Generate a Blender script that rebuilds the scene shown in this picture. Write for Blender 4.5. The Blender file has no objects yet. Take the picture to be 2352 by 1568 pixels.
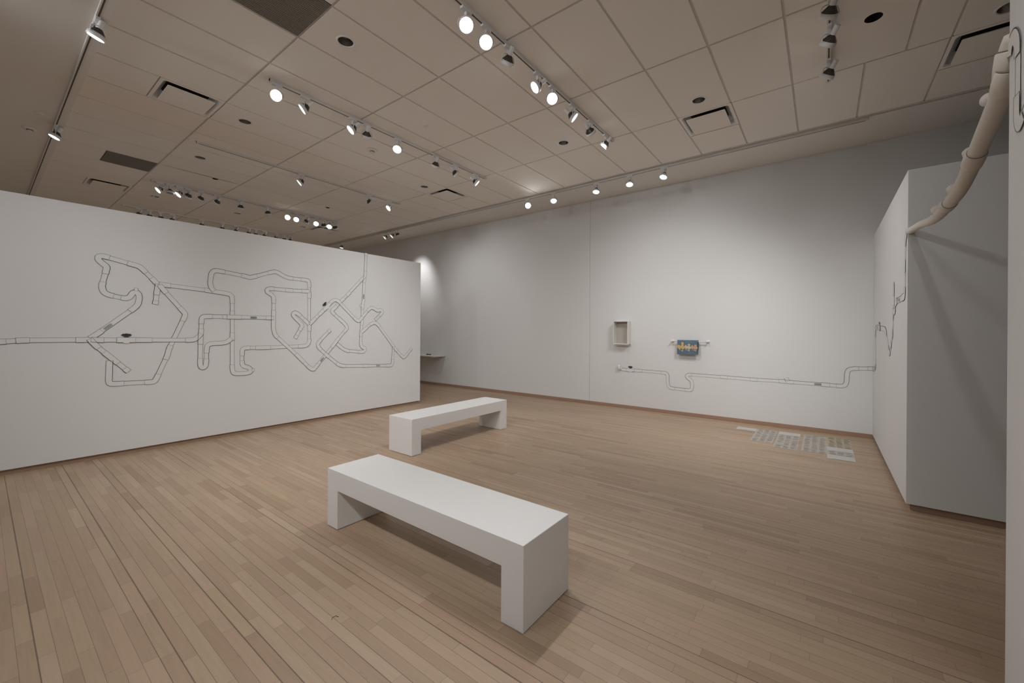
import bpy, bmesh, math, random
from mathutils import Vector, Matrix
random.seed(7)
# tuning: exposure, lamp weights, paint colours (linear)
EXPOSURE = 0.03
W1, WP, WB, WG, WL, WS, WR, WK, WM, WF, WC, WT, WQ, WX, WY, WZ, WV, WN = [2.3, .38, .68, .82, .13, .28, .85, .26, 1.6, .25, .08, .9, 1.0, 1.22, .38, 1.2, .34, 1.12]
WALLC = (0.755, 0.75, 0.74); GYPC = (0.80, 0.765, 0.72); TILEC = (0.90, 0.85, 0.79); FILLC = (0.77, 0.76, 0.735)
FLOORCOLS = [(0.385, 0.267, 0.176), (0.458, 0.333, 0.225), (0.478, 0.354, 0.236), (0.43, 0.309, 0.206), (0.468, 0.323, 0.225), (0.512, 0.383, 0.266)]

scene = bpy.context.scene
col = scene.collection

# ------------------------------------------------------------------ camera, world, exposure
CAM_H, FPX, PPY = 1.52, 936.59, 760.71
YAW, PITCH, ROLL = math.radians(37.3357), math.radians(-0.0581), math.radians(0.3542)
fw = Vector((math.cos(YAW)*math.cos(PITCH), math.sin(YAW)*math.cos(PITCH), math.sin(PITCH)))
rt = Vector((math.sin(YAW), -math.cos(YAW), 0)); up = rt.cross(fw)
rt2 = rt*math.cos(ROLL) + up*math.sin(ROLL); up2 = -rt*math.sin(ROLL) + up*math.cos(ROLL)
cam_data = bpy.data.cameras.new('camera')
cam_data.sensor_width = 36.0
cam_data.lens = FPX/2352*36.0
cam_data.shift_y = -(784-PPY)/2352
cam_data.clip_start = 0.05
cam = bpy.data.objects.new('camera', cam_data); col.objects.link(cam)
m = Matrix((rt2, up2, -fw)).transposed().to_4x4(); m.translation = (0, 0, CAM_H)
cam.matrix_world = m
scene.camera = cam
world = bpy.data.worlds.new('world'); scene.world = world; world.use_nodes = True
world.node_tree.nodes['Background'].inputs[0].default_value = (0.9, 0.93, 1, 1)
world.node_tree.nodes['Background'].inputs[1].default_value = 0.0
vs = scene.view_settings
scene.display_settings.display_device = 'sRGB'
vs.view_transform = 'Standard'; vs.look = 'None'; vs.gamma = 1; vs.use_curve_mapping = False
vs.exposure = EXPOSURE
scene.cycles.diffuse_bounces = 3
scene.cycles.glossy_bounces = 2
scene.cycles.max_bounces = 4
scene.cycles.adaptive_threshold = 0.06
SPOT_W = 100.0            # a track lamp
LAMP_RGB = (0.985, 0.99, 1.0)

# ------------------------------------------------------------------ room dimensions (metres)
HC = 4.267                # ceiling tiles
XB = 7.822                # back wall
YP = 6.680                # left partition face
YR = -0.574               # right partition face
XF = 4.850                # near end of the far right partition
XN = 2.448                # far end of the near right partition
HW = 2.924                # partition height
KH = 0.056                # toe kick height
XE = 5.605                # right-hand end of the left partition
TRACKS_Y = (-0.03, 2.415, 4.83, 7.29, 9.83, 12.33)
XT = [0.70, 1.817, 3.030, 4.249, 5.468, 6.79]
Y0 = 2.112; TY = 0.6096

# ------------------------------------------------------------------ materials
def mat(name, rgb, rough=0.6, emit=None, spec=0.3, metal=0.0, bump=None, mottle=None):
    ma = bpy.data.materials.new(name); ma.use_nodes = True
    nt = ma.node_tree; b = nt.nodes['Principled BSDF']
    b.inputs['Base Color'].default_value = (*rgb, 1)
    b.inputs['Roughness'].default_value = rough
    b.inputs['Specular IOR Level'].default_value = spec
    b.inputs['Metallic'].default_value = metal
    if emit:
        b.inputs['Emission Color'].default_value = (*emit[0], 1)
        b.inputs['Emission Strength'].default_value = emit[1]
    tc = nt.nodes.new('ShaderNodeTexCoord')
    if mottle:
        sc_, amt = mottle
        n = nt.nodes.new('ShaderNodeTexNoise'); n.inputs['Scale'].default_value = sc_; n.inputs['Detail'].default_value = 4
        nt.links.new(tc.outputs['Object'], n.inputs['Vector'])
        r = nt.nodes.new('ShaderNodeMapRange')
        r.inputs['To Min'].default_value = 1-amt; r.inputs['To Max'].default_value = 1+amt
        nt.links.new(n.outputs['Fac'], r.inputs['Value'])
        mx = nt.nodes.new('ShaderNodeVectorMath'); mx.operation = 'SCALE'
        mx.inputs[0].default_value = rgb
        nt.links.new(r.outputs['Result'], mx.inputs['Scale'])
        nt.links.new(mx.outputs['Vector'], b.inputs['Base Color'])
    if bump:
        n = nt.nodes.new('ShaderNodeTexNoise'); n.inputs['Scale'].default_value = bump[0]; n.inputs['Detail'].default_value = 3
        nt.links.new(tc.outputs['Object'], n.inputs['Vector'])
        bp = nt.nodes.new('ShaderNodeBump'); bp.inputs['Strength'].default_value = bump[1]; bp.inputs['Distance'].default_value = 0.002
        nt.links.new(n.outputs['Fac'], bp.inputs['Height']); nt.links.new(bp.outputs['Normal'], b.inputs['Normal'])
    return ma

def floor_material():
    ma = bpy.data.materials.new('maple_strip_floor'); ma.use_nodes = True
    nt = ma.node_tree; N = nt.nodes; L = nt.links; b = N['Principled BSDF']
    def math_(op, a=None, b_=None, c=None):
        n = N.new('ShaderNodeMath'); n.operation = op
        for i, v in enumerate((a, b_, c)):
            if v is None: continue
            if isinstance(v, (int, float)): n.inputs[i].default_value = v
            else: L.new(v, n.inputs[i])
        return n.outputs[0]
    tc = N.new('ShaderNodeTexCoord'); sp = N.new('ShaderNodeSeparateXYZ'); L.new(tc.outputs['Object'], sp.inputs[0])
    W = 0.0572
    u = math_('DIVIDE', sp.outputs['X'], W); row = math_('FLOOR', u); fu = math_('FRACT', u)
    wn = N.new('ShaderNodeTexWhiteNoise'); wn.noise_dimensions = '1D'; L.new(row, wn.inputs['W'])
    off = math_('MULTIPLY', wn.outputs['Value'], 7.3)
    wl = N.new('ShaderNodeTexWhiteNoise'); wl.noise_dimensions = '1D'; L.new(math_('ADD', row, 91.7), wl.inputs['W'])
    length = math_('MULTIPLY_ADD', wl.outputs['Value'], 0.55, 0.42)
    v = math_('DIVIDE', math_('ADD', sp.outputs['Y'], off), length); seg = math_('FLOOR', v); fv = math_('FRACT', v)
    cv = N.new('ShaderNodeCombineXYZ'); L.new(row, cv.inputs[0]); L.new(seg, cv.inputs[1])
    w2 = N.new('ShaderNodeTexWhiteNoise'); w2.noise_dimensions = '2D'; L.new(cv.outputs[0], w2.inputs['Vector'])
    ramp = N.new('ShaderNodeValToRGB'); cr = ramp.color_ramp
    cols = FLOORCOLS
    cr.elements[0].position = 0; cr.elements[0].color = (*cols[0], 1)
    cr.elements[1].position = 1; cr.elements[1].color = (*cols[-1], 1)
    for i, c in enumerate(cols[1:-1]):
        e = cr.elements.new((i+1)/(len(cols)-1)); e.color = (*c, 1)
    L.new(w2.outputs['Value'], ramp.inputs[0])
    # grain
    mp = N.new('ShaderNodeMapping'); L.new(tc.outputs['Object'], mp.inputs[0]); mp.inputs['Scale'].default_value = (70, 4, 1)
    gn = N.new('ShaderNodeTexNoise'); gn.inputs['Scale'].default_value = 1.0; gn.inputs['Detail'].default_value = 5
    ad = N.new('ShaderNodeVectorMath'); L.new(mp.outputs[0], ad.inputs[0]); L.new(w2.outputs['Color'], ad.inputs[1]); ad.operation = 'ADD'
    L.new(ad.outputs[0], gn.inputs['Vector'])
    gr = N.new('ShaderNodeMapRange'); L.new(gn.outputs['Fac'], gr.inputs[0]); gr.inputs['From Min'].default_value = .3; gr.inputs['From Max'].default_value = .7
    gr.inputs['To Min'].default_value = 0.95; gr.inputs['To Max'].default_value = 1.04
    # small dark mineral specks
    sn = N.new('ShaderNodeTexNoise'); sn.inputs['Scale'].default_value = 9; sn.inputs['Detail'].default_value = 3
    mp2 = N.new('ShaderNodeMapping'); mp2.inputs['Scale'].default_value = (2.2, 1, 1); L.new(tc.outputs['Object'], mp2.inputs[0]); L.new(mp2.outputs[0], sn.inputs['Vector'])
    sr = N.new('ShaderNodeMapRange'); L.new(sn.outputs['Fac'], sr.inputs[0]); sr.inputs['From Min'].default_value = .69; sr.inputs['From Max'].default_value = .78
    sr.inputs['To Min'].default_value = 1.0; sr.inputs['To Max'].default_value = 0.75
    # seams
    du = math_('MULTIPLY', math_('MINIMUM', fu, math_('SUBTRACT', 1.0, fu)), W)
    dv = math_('MULTIPLY', math_('MINIMUM', fv, math_('SUBTRACT', 1.0, fv)), length)
    w3 = N.new('ShaderNodeTexWhiteNoise'); w3.noise_dimensions = '1D'; L.new(math_('ADD', math_('FLOOR', math_('ADD', u, 0.5)), 33.3), w3.inputs['W'])
    sv = N.new('ShaderNodeTexNoise'); sv.noise_dimensions = '2D'; sv.inputs['Scale'].default_value = 1.3
    L.new(tc.outputs['Object'], sv.inputs['Vector'])
    strong = math_('MULTIPLY', math_('POWER', w3.outputs['Value'], 3.0), sv.outputs['Fac'])
    halfw = math_('MULTIPLY_ADD', strong, 0.0042, 0.0006)
    su = N.new('ShaderNodeMapRange'); L.new(math_('DIVIDE', du, halfw), su.inputs[0]); su.inputs['From Min'].default_value = .5; su.inputs['From Max'].default_value = 1.6
    su.inputs['To Min'].default_value = 0.36; su.inputs['To Max'].default_value = 1.0
    sv2 = N.new('ShaderNodeMapRange'); L.new(dv, sv2.inputs[0]); sv2.inputs['From Min'].default_value = .0004; sv2.inputs['From Max'].default_value = .0014
    sv2.inputs['To Min'].default_value = 0.62; sv2.inputs['To Max'].default_value = 1.0
    k = math_('MULTIPLY', math_('MULTIPLY', su.outputs[0], sv2.outputs[0]), math_('MULTIPLY', gr.outputs[0], sr.outputs[0]))
    mx = N.new('ShaderNodeVectorMath'); mx.operation = 'SCALE'; L.new(ramp.outputs[0], mx.inputs[0]); L.new(k, mx.inputs['Scale'])
    L.new(mx.outputs[0], b.inputs['Base Color'])
    b.inputs['Roughness'].default_value = 0.42; b.inputs['Specular IOR Level'].default_value = 0.4
    bp = N.new('ShaderNodeBump'); bp.inputs['Strength'].default_value = 0.25; bp.inputs['Distance'].default_value = 0.001
    L.new(su.outputs[0], bp.inputs['Height']); L.new(bp.outputs['Normal'], b.inputs['Normal'])
    return ma

M = dict(
    wall=mat('white_wall_paint', WALLC, 0.75, bump=(260, 0.12), mottle=(0.8, 0.012)),
    gyp=mat('soffit_paint', GYPC, 0.8, mottle=(1.5, 0.01)),
    tile=mat('ceiling_tile', TILEC, 0.9, bump=(180, 0.25), mottle=(1.2, 0.02)),
    tbar=mat('ceiling_grid_bar', (0.66, 0.62, 0.57), 0.6),
    dark=mat('dark_void', (0.035, 0.028, 0.022), 0.9),
    grille=mat('return_grille_grey', (0.27, 0.24, 0.21), 0.7, mottle=(60, 0.05)),
    base=mat('oak_base_board', (0.37, 0.235, 0.165), 0.45, mottle=(9, 0.08)),
    kick=mat('brown_toe_kick', (0.36, 0.24, 0.165), 0.6, mottle=(8, 0.08)),
    bench=mat('bench_white_lacquer', (0.82, 0.81, 0.795), 0.45, mottle=(2, 0.008)),
    white=mat('white_enamel', (0.80, 0.80, 0.80), 0.35, spec=0.5),
    track=mat('track_white', (0.76, 0.73, 0.69), 0.45),
    slot=mat('track_slot', (0.10, 0.085, 0.07), 0.6),
    reflector=mat('lamp_reflector_dark', (0.10, 0.09, 0.08), 0.35, metal=0.6),
    chrome=mat('can_reflector', (0.42, 0.39, 0.36), 0.25, metal=0.8),
    lens_on=mat('lit_lamp_lens', (0.9, 0.9, 0.9), 0.2, emit=((1.0, 0.98, 0.95), 7.0)),
    lens_off=mat('unlit_lamp_lens', (0.22, 0.20, 0.18), 0.15, spec=0.6),
    fill=mat('pipe_drawing_paper', FILLC, 0.75),
    ink=mat('pipe_drawing_ink', (0.075, 0.075, 0.072), 0.7),
    soft=mat('pipe_drawing_pencil', (0.20, 0.195, 0.185), 0.7),
    handle=mat('valve_handle_ink', (0.04, 0.04, 0.05), 0.6),
    grey=mat('pipe_label_grey', (0.33, 0.35, 0.34), 0.7, mottle=(220, 0.25)),
    teal=mat('pipe_label_teal', (0.16, 0.22, 0.23), 0.7, mottle=(220, 0.2)),
    skin=mat('pipe_cream_skin', (0.76, 0.715, 0.655), 0.6, bump=(40, 0.3), mottle=(6, 0.03)),
    seam=mat('pipe_seam', (0.30, 0.26, 0.22), 0.7),
    cabinet=mat('cabinet_white', (0.76, 0.73, 0.68), 0.5),
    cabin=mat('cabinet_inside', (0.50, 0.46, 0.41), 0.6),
    blue=mat('towel_blue', (0.15, 0.225, 0.29), 0.9, bump=(300, 0.6), mottle=(14, 0.22)),
    blued=mat('towel_blue_dark', (0.05, 0.075, 0.10), 0.9),
    yellow=mat('towel_duckling_yellow', (0.62, 0.44, 0.17), 0.9, mottle=(30, 0.2)),
    cream=mat('towel_duckling_cream', (0.60, 0.50, 0.33), 0.9, mottle=(30, 0.2)),
    peach=mat('towel_duckling_peach', (0.60, 0.37, 0.22), 0.9),
    paper=mat('sheet_paper', (0.50, 0.465, 0.41), 0.7, mottle=(25, 0.05)),
    cpaper=mat('sheet_paper_cream', (0.50, 0.43, 0.31), 0.7, mottle=(25, 0.05)),
    bpaper=mat('sheet_paper_blank', (0.58, 0.56, 0.53), 0.7),
    text=mat('sheet_print_grey', (0.23, 0.19, 0.16), 0.8),
    textd=mat('sheet_print_dark', (0.09, 0.075, 0.065), 0.8),
    speck=mat('floor_mark', (0.12, 0.08, 0.05), 0.8),
)
M['floor'] = floor_material()
M['lens_on'].cycles.emission_sampling = 'NONE'      # the lamps' own lights do the lighting

# ------------------------------------------------------------------ mesh helpers
class MB:
    def __init__(s): s.v = []; s.f = []; s.m = []; s.mats = []; s.sm = []
    def mi(s, ma):
        if ma not in s.mats: s.mats.append(ma)
        return s.mats.index(ma)
    def face(s, pts, ma, smooth=False):
        n = len(s.v); s.v += [tuple(p) for p in pts]; s.f.append(tuple(range(n, n+len(pts)))); s.m.append(s.mi(ma)); s.sm.append(smooth)
    def box(s, x0, x1, y0, y1, z0, z1, ma):
        n = len(s.v)
        s.v += [(x0, y0, z0), (x1, y0, z0), (x1, y1, z0), (x0, y1, z0), (x0, y0, z1), (x1, y0, z1), (x1, y1, z1), (x0, y1, z1)]
        for f in ((0, 3, 2, 1), (4, 5, 6, 7), (0, 1, 5, 4), (1, 2, 6, 5), (2, 3, 7, 6), (3, 0, 4, 7)):
            s.f.append(tuple(n+i for i in f)); s.m.append(s.mi(ma)); s.sm.append(False)
        return s
    def lathe(s, prof, ma, seg=24, mw=None, cap=True):     # profile of (r, z) around local z, moved by matrix mw
        mw = mw or Matrix()
        n = len(s.v)
        for r, z in prof:
            for k in range(seg):
                a = 2*math.pi*k/seg; s.v.append(tuple(mw @ Vector((r*math.cos(a), r*math.sin(a), z))))
        for i in range(len(prof)-1):
            for k in range(seg):
                k2 = (k+1) % seg
                s.f.append((n+i*seg+k, n+i*seg+k2, n+(i+1)*seg+k2, n+(i+1)*seg+k)); s.m.append(s.mi(ma)); s.sm.append(True)
        if cap:
            s.f.append(tuple(n+k for k in reversed(range(seg)))); s.m.append(s.mi(ma)); s.sm.append(False)
            q = n+(len(prof)-1)*seg
            s.f.append(tuple(q+k for k in range(seg))); s.m.append(s.mi(ma)); s.sm.append(False)
        return s
    def tube(s, pts, rad, ma, seg=16, cap=True):
        pts = [Vector(p) for p in pts]; n0 = len(s.v)
        if not isinstance(rad, (list, tuple)): rad = [rad]*len(pts)
        prev = None
        for i, p in enumerate(pts):
            t = (pts[min(i+1, len(pts)-1)]-pts[max(i-1, 0)]).normalized()
            if prev is None: a = t.orthogonal().normalized()
            else: a = (prev - t*prev.dot(t)).normalized()
            prev = a; b = t.cross(a)
            for k in range(seg):
                g = 2*math.pi*k/seg; s.v.append(tuple(p+(a*math.cos(g)+b*math.sin(g))*rad[i]))
        for i in range(len(pts)-1):
            for k in range(seg):
                k2 = (k+1) % seg
                s.f.append((n0+i*seg+k, n0+i*seg+k2, n0+(i+1)*seg+k2, n0+(i+1)*seg+k)); s.m.append(s.mi(ma)); s.sm.append(True)
        if cap:
            s.f.append(tuple(n0+k for k in reversed(range(seg)))); s.m.append(s.mi(ma)); s.sm.append(False)
            q = n0+(len(pts)-1)*seg; s.f.append(tuple(q+k for k in range(seg))); s.m.append(s.mi(ma)); s.sm.append(False)
        return s
    def mesh(s, name):
        me = bpy.data.meshes.new(name); me.from_pydata(s.v, [], s.f)
        for ma in s.mats: me.materials.append(ma)
        me.polygons.foreach_set('material_index', s.m); me.polygons.foreach_set('use_smooth', s.sm); me.update()
        return me
    def build(s, name, parent=None, bevel=0):
        o = bpy.data.objects.new(name, s.mesh(name)); col.objects.link(o)
        if parent: o.parent = parent
        if bevel:
            b = o.modifiers.new('bevel', 'BEVEL'); b.width = bevel; b.segments = 2; b.limit_method = 'ANGLE'
        return o

def tag(o, label=None, cat=None, group=None, kind=None):
    if label: o['label'] = label
    if cat: o['category'] = cat
    if group: o['group'] = group
    if kind: o['kind'] = kind
    return o
def empty(name, loc, rz=0):
    o = bpy.data.objects.new(name, None); col.objects.link(o); o.location = loc; o.rotation_euler = (0, 0, rz)
    o.empty_display_size = 0.05
    return o
def struct(name, mb, label=None, bevel=0, parent=None):
    o = mb.build(name, parent, bevel); o['kind'] = 'structure'
    if label: o['label'] = label
    return o

# ------------------------------------------------------------------ the setting
struct('floor', MB().box(-4.2, XB+.2, -5.2, 15.8, -0.1, 0, M['floor']), 'pale maple strip floor')
b = MB().box(XB, XB+.2, -5.2, 15.8, 0, HC+.35, M['wall'])
b.box(XB-.0012, XB, 3.906, 3.910, .062, HC, M['seam'])
struct('wall_back', b, 'tall white back wall')
struct('baseboard_back', MB().box(XB-.014, XB, -5.0, 15.6, 0, 0.062, M['base']), 'low oak baseboard', bevel=.003)
struct('wall_left', MB().box(-4.2, XB, 15.6, 15.8, 0, HC+.35, M['wall']))
struct('wall_right', MB().box(-4.2, XB, -5.2, -5.0, 0, HC+.35, M['wall']))
struct('wall_front', MB().box(-4.2, -4.0, -5.0, 15.6, 0, HC+.35, M['wall']))

def partition(name, x0, x1, y0, y1, label, r=.03):
    o = struct(name, MB().box(x0, x1, y0, y1, KH, HW, M['wall']), label, bevel=.003)
    k = MB().box(x0+r, x1-r, y0+r, y1-r, 0, KH, M['kick']).build('toe_kick', o)
    return o
partition('wall_partition_left', -3.2, XE, YP, YP+.28, 'white partition wall carrying the large pipe drawing')
partition('wall_partition_far_right', XF, XB-.001, YR-1.5, YR, 'white partition block in the right corner')
partition('wall_partition_near_right', -2.4, XN, YR-.9, YR, 'white partition edge at the right of the picture')

# ceiling: tegular tiles on T-bars, with openings for vents, grilles and downlights
VENTS = [(1.207, 5.77), (5.468, .893), (5.468, 5.77), (1.207, 10.647), (5.468, -1.545), (5.468, 10.647)]
GRILLES = [(1.207, 3.331), (1.207, 8.818)]
CANS = [(2.122, 3.636, .072), (2.140, 6.10, .072), (2.16, 7.96, .072), (5.178, 1.186, .072), (5.178, 3.026, .072), (5.18, 6.08, .072),
        (5.25, -1.243, .085), (2.23, 11.06, .072), (3.73, 11.06, .072), (5.26, 11.06, .072)]
HOLES = [(4.728, -.335, .062), (2.631, 8.86, .045), (4.773, 8.88, .045)]
cl = MB(); T = .010; G = .0085
def cell(x0, x1, y0, y1):
    for vx, vy in VENTS+GRILLES:
        if abs(x0-vx) < .02 and abs(y0-vy) < .03: return
    holes = [h for h in CANS+HOLES if x0 < h[0] < x1 and y0 < h[1] < y1]
    if not holes:
        cl.face([(x0, y0, HC+T), (x0, y1, HC+T), (x1, y1, HC+T), (x1, y0, HC+T)], M['tbar'])
    a0, a1, b0, b1 = x0+G, x1-G, y0+G, y1-G; e = .003
    if not holes:
        cl.face([(a0+e, b0+e, HC), (a0+e, b1-e, HC), (a1-e, b1-e, HC), (a1-e, b0+e, HC)], M['tile'])
    else:
        h = holes[0]; n = 32
        for g in ([(x0, y0), (a0, b0), (a1, b0), (x1, y0)], [(x1, y0), (a1, b0), (a1, b1), (x1, y1)], [(x1, y1), (a1, b1), (a0, b1), (x0, y1)], [(x0, y1), (a0, b1), (a0, b0), (x0, y0)]):
            cl.face([(p[0], p[1], HC+T) for p in reversed(g)], M['tbar'])
        C4 = [(a1-e, b1-e), (a0+e, b1-e), (a0+e, b0+e), (a1-e, b0+e)]
        circ = [(h[0]+h[2]*math.cos(2*math.pi*k/n), h[1]+h[2]*math.sin(2*math.pi*k/n)) for k in range(n+1)]
        for k in range(n):
            c = C4[(k*4)//n]
            cl.face([(circ[k+1][0], circ[k+1][1], HC), (circ[k][0], circ[k][1], HC), (c[0], c[1], HC)], M['tile'])
        for qd in range(4):
            k = (qd*n)//4; cA = C4[(qd-1) % 4]; cB = C4[qd]
            cl.face([(cA[0], cA[1], HC), (cB[0], cB[1], HC), (circ[k][0], circ[k][1], HC)], M['tile'])
    P0 = [(a0+e, b0+e, HC), (a1-e, b0+e, HC), (a1-e, b1-e, HC), (a0+e, b1-e, HC)]
    P1 = [(a0, b0, HC+T), (a1, b0, HC+T), (a1, b1, HC+T), (a0, b1, HC+T)]
    for i in range(4):
        j = (i+1) % 4; cl.face([P0[i], P0[j], P1[j], P1[i]], M['tile'])
def hasvent(x, y): return any(abs(x-vx) < .02 and abs(y-vy) < .03 for vx, vy in VENTS+GRILLES)
for si in range(5):
    x0, x1 = XT[si], XT[si+1]
    j = -11
    while j < 22:
        y = Y0+TY*j; y2 = y+TY
        if si in (2, 3) and j == -4:               # the odd wide and narrow panels beside the right-hand track
            cell(x0, x1, -.63, .283)
            j += 1
            j = -3
            continue
        if si in (2, 3) and j == -5:
            cell(x0, x1, y, -.63); j += 1; continue
        if si == 0 and hasvent(1.207, y): cell(x0, 1.207, y, y2); cell(1.207, x1, y, y2)
        elif si == 4 and hasvent(5.468, y): cell(x0, 6.078, y, y2); cell(6.078, x1, y, y2)
        else: cell(x0, x1, y, y2)
        j += 1
yl, yh = Y0-11*TY, Y0+22*TY
cl.box(.55, 7.2, -5.1, 15.7, HC+.32, HC+.35, M['dark'])
struct('ceiling', cl, 'white lay-in tile ceiling')
s = MB().box(-4.0, .70, -5.0, 15.6, HC, HC+.3, M['gyp'])
struct('ceiling_soffit_left', s, 'smooth plaster ceiling strip on the left')
s = MB().box(6.86, XB, -5.0, 15.6, HC, HC+.3, M['gyp'])
struct('ceiling_soffit_back', s, 'smooth plaster ceiling strip along the back wall')
struct('trim_1', MB().box(6.79, 6.86, -5.0, 15.6, HC+.016, HC+.3, M['track']))
struct('trim_2', MB().box(6.782, 6.792, -5.0, 15.6, HC-.004, HC+.1, M['track']))
struct('trim_3', MB().box(.648, .705, -5.0, 15.6, HC-.03, HC+.02, M['gyp']), bevel=.004)

# ------------------------------------------------------------------ ceiling fittings
NTH = ['nearest', 'second', 'third', 'fourth', 'fifth', 'sixth', 'seventh', 'eighth', 'ninth', 'tenth', 'eleventh', 'twelfth', 'thirteenth', 'fourteenth', 'fifteenth']
VL = ['white square air diffuser in the left tile strip above the left partition, at upper left', 'white square air diffuser between the glaring track and the three dark-backed spotlights',
      'white square air diffuser beside the far ends of the middle tracks', 'white square air diffuser low over the left partition, below the smaller grey grille',
      'large white square air diffuser at the top right, cut by the near partition', 'small far white square air diffuser behind the cluster of glaring lamps']
for (vx, vy), lb in zip(VENTS, VL):
    e = tag(empty('air_diffuser', (vx+.305, vy+.305, HC)), lb, 'air vent', 'square ceiling air diffusers')
    b = MB(); h = .305; i1, i2 = .262, .225
    sq = lambda r, z: [(-r, -r, z), (r, -r, z), (r, r, z), (-r, r, z)]
    def rr(r, c, z, n=6):
        o = []
        for qx, qy, a0 in ((1, 1, 0), (-1, 1, 90), (-1, -1, 180), (1, -1, 270)):
            for k in range(n+1):
                a = math.radians(a0+90*k/n); o.append((qx*(r-c)+c*math.cos(a), qy*(r-c)+c*math.sin(a), z))
        return o
    rings = [rr(h, .001, .004), rr(i1+.012, .03, 0.0), rr(i1, .045, .012), rr(i1-.012, .05, .045), rr(i2-.02, .05, .09)]
    for A, B in zip(rings, rings[1:]):
        n = len(A)
        for k in range(n): b.face([A[k], A[(k+1) % n], B[(k+1) % n], B[k]], M['white' if A is not rings[0] else 'tile'], False)
    b.build('frame', e)
    c = MB(); R1 = rr(i2-.02, .05, .09); c.face(R1, M['dark']); c.build('duct_throat', e)
    p = MB(); A = rr(.226, .014, -.020); B = rr(.226, .014, -.012); p.face(list(reversed(A)), M['tile']); p.face(B, M['tile'])
    for k in range(len(A)): p.face([A[k], A[(k+1) % len(A)], B[(k+1) % len(A)], B[k]], M['tile'])
    p.box(-.02, .02, -.02, .02, -.012, .09, M['dark'])
    p.build('face_plate', e)
for (vx, vy), lb in zip(GRILLES, ['dark grey square return grille at the top edge, left of centre', 'smaller-looking dark grey square return grille over the left partition']):
    g = MB().box(.006, .604, .006, .604, .004, .012, M['grille'])
    for k in range(29):
        y = .02+k*.0203; g.box(.012, .598, y, y+.008, -.001, .005, M['grille'])
    o = g.build('return_grille'); o.location = (vx, vy, HC); tag(o, lb, 'air grille')
CL = ['round recessed downlight near the top, right of the large dark grille', 'round recessed downlight left of the lit spotlight pair on the middle track', 'round recessed downlight between the two faint tracks, upper left',
      'round recessed downlight above the diffuser at upper right', 'round recessed downlight below the end of the glaring track', 'small round recessed downlight beside the far middle diffuser',
      'round recessed downlight cut off by the near partition at top right', 'thin far round downlight under the cluster of aimed spotlights at left', 'faint far round downlight left of the glaring lamp cluster', 'faint far round downlight under the glaring lamp cluster']
for (x, y, r), lb in zip(CANS, CL):
    e = tag(empty('downlight', (x, y, HC)), lb, 'downlight', 'recessed ceiling downlights')
    MB().lathe([(r-.004, .002), (r-.002, -.004), (r+.014, -.004), (r+.016, .001)], M['white'], 32, cap=False).build('trim_ring', e)
    MB().lathe([(r-.002, -.003), (r-.012, .05), (r-.03, .10), (.004, .115)], M['chrome'], 32, cap=False).build('reflector', e)
    MB().lathe([(.002, .045), (.03, .05), (.034, .08), (.02, .11)], M['lens_off'], 20).build('bulb', e)
HL = ['dark open round hole in the ceiling at upper right with no fitting', 'tiny dark opening in the ceiling above the left cluster of spotlights', 'tiny dark opening in the ceiling right of the far lit spotlight']
for (x, y, r), lb in zip(HOLES, HL):
    o = MB().lathe([(r+.001, .0), (r+.001, .16), (.003, .161)], M['dark'], 24, cap=False).build('ceiling_opening'); o.location = (x, y, HC); tag(o, lb, 'ceiling hole')
for (x, y, r), lb in zip([(3.627, 4.246, .045), (.486, 7.989, .055), (.544, 11.112, .05), (6.95, .57, .045), (7.0, 10.3, .04)],
        ['flat round white sprinkler cover plate in the centre of the ceiling', 'flat round sprinkler cover plate on the left plaster ceiling, nearer one', 'flat round sprinkler cover plate on the left plaster ceiling, farther one',
         'flat round sprinkler cover plate on the plaster strip at right', 'flat round sprinkler cover plate on the plaster strip far left of the back wall']):
    o = MB().lathe([(r, .0), (r, -.007), (r-.004, -.010), (.002, -.0101)], M['gyp'], 28).build('sprinkler_cover'); o.location = (x, y, HC); tag(o, lb, 'sprinkler', 'sprinkler cover plates')
for (x, y), lb in zip([(3.643, 5.481), (.427, 8.689)], ['round smoke detector on the ceiling tiles between two tracks', 'round smoke detector on the left plaster ceiling']):
    e = tag(empty('smoke_detector', (x, y, HC)), lb, 'smoke detector')
    MB().lathe([(.075, 0), (.075, -.010), (.066, -.018), (.045, -.020), (.003, -.021)], M['gyp'], 30).build('base', e)
    MB().lathe([(.030, -.019), (.027, -.042), (.018, -.050), (.002, -.051)], M['track'], 24).build('sensor_head', e)
    MB().lathe([(.031, -.026), (.031, -.034)], M['slot'], 24, cap=False).build('sensor_slot', e)

# ------------------------------------------------------------------ lighting tracks
def track(y=None, x0=None, x1=None, x=None, label=''):
    if x is None:
        e = empty('lighting_track', ((x0+x1)/2, y, HC)); L = (x1-x0)/2
        MB().box(-L, L, -.018, .018, -.030, 0, M['track']).build('rail', e, bevel=.002)
        MB().box(-L+.02, L-.02, -.006, .006, -.0315, -.029, M['slot']).build('slot', e)
        for sx in (-L, L-.03): MB().box(sx, sx+.03, -.020, .020, -.032, 0, M['track']).build('end_cap', e)
    else:
        e = empty('lighting_track', (x, (x0+x1)/2, HC)); L = (x1-x0)/2
        MB().box(-.018, .018, -L, L, -.030, 0, M['track']).build('rail', e, bevel=.002)
        MB().box(-.006, .006, -L+.02, L-.02, -.0315, -.029, M['slot']).build('slot', e)
        for sy in (-L, L-.03): MB().box(-.020, .020, sy, sy+.03, -.032, 0, M['track']).build('end_cap', e)
    return tag(e, label, 'lighting track', 'white ceiling lighting tracks')
TL = ['white lighting track at upper right holding three dark-backed spotlights', 'white lighting track with the glaring lamps, running down from top centre',
      'white lighting track in the middle of the ceiling with eight spotlights', 'faint lighting track beyond the middle one with three spotlights',
      'lighting track over the left partition with the crowded row of spotlights', 'farthest lighting track just above the left partition top']
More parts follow.
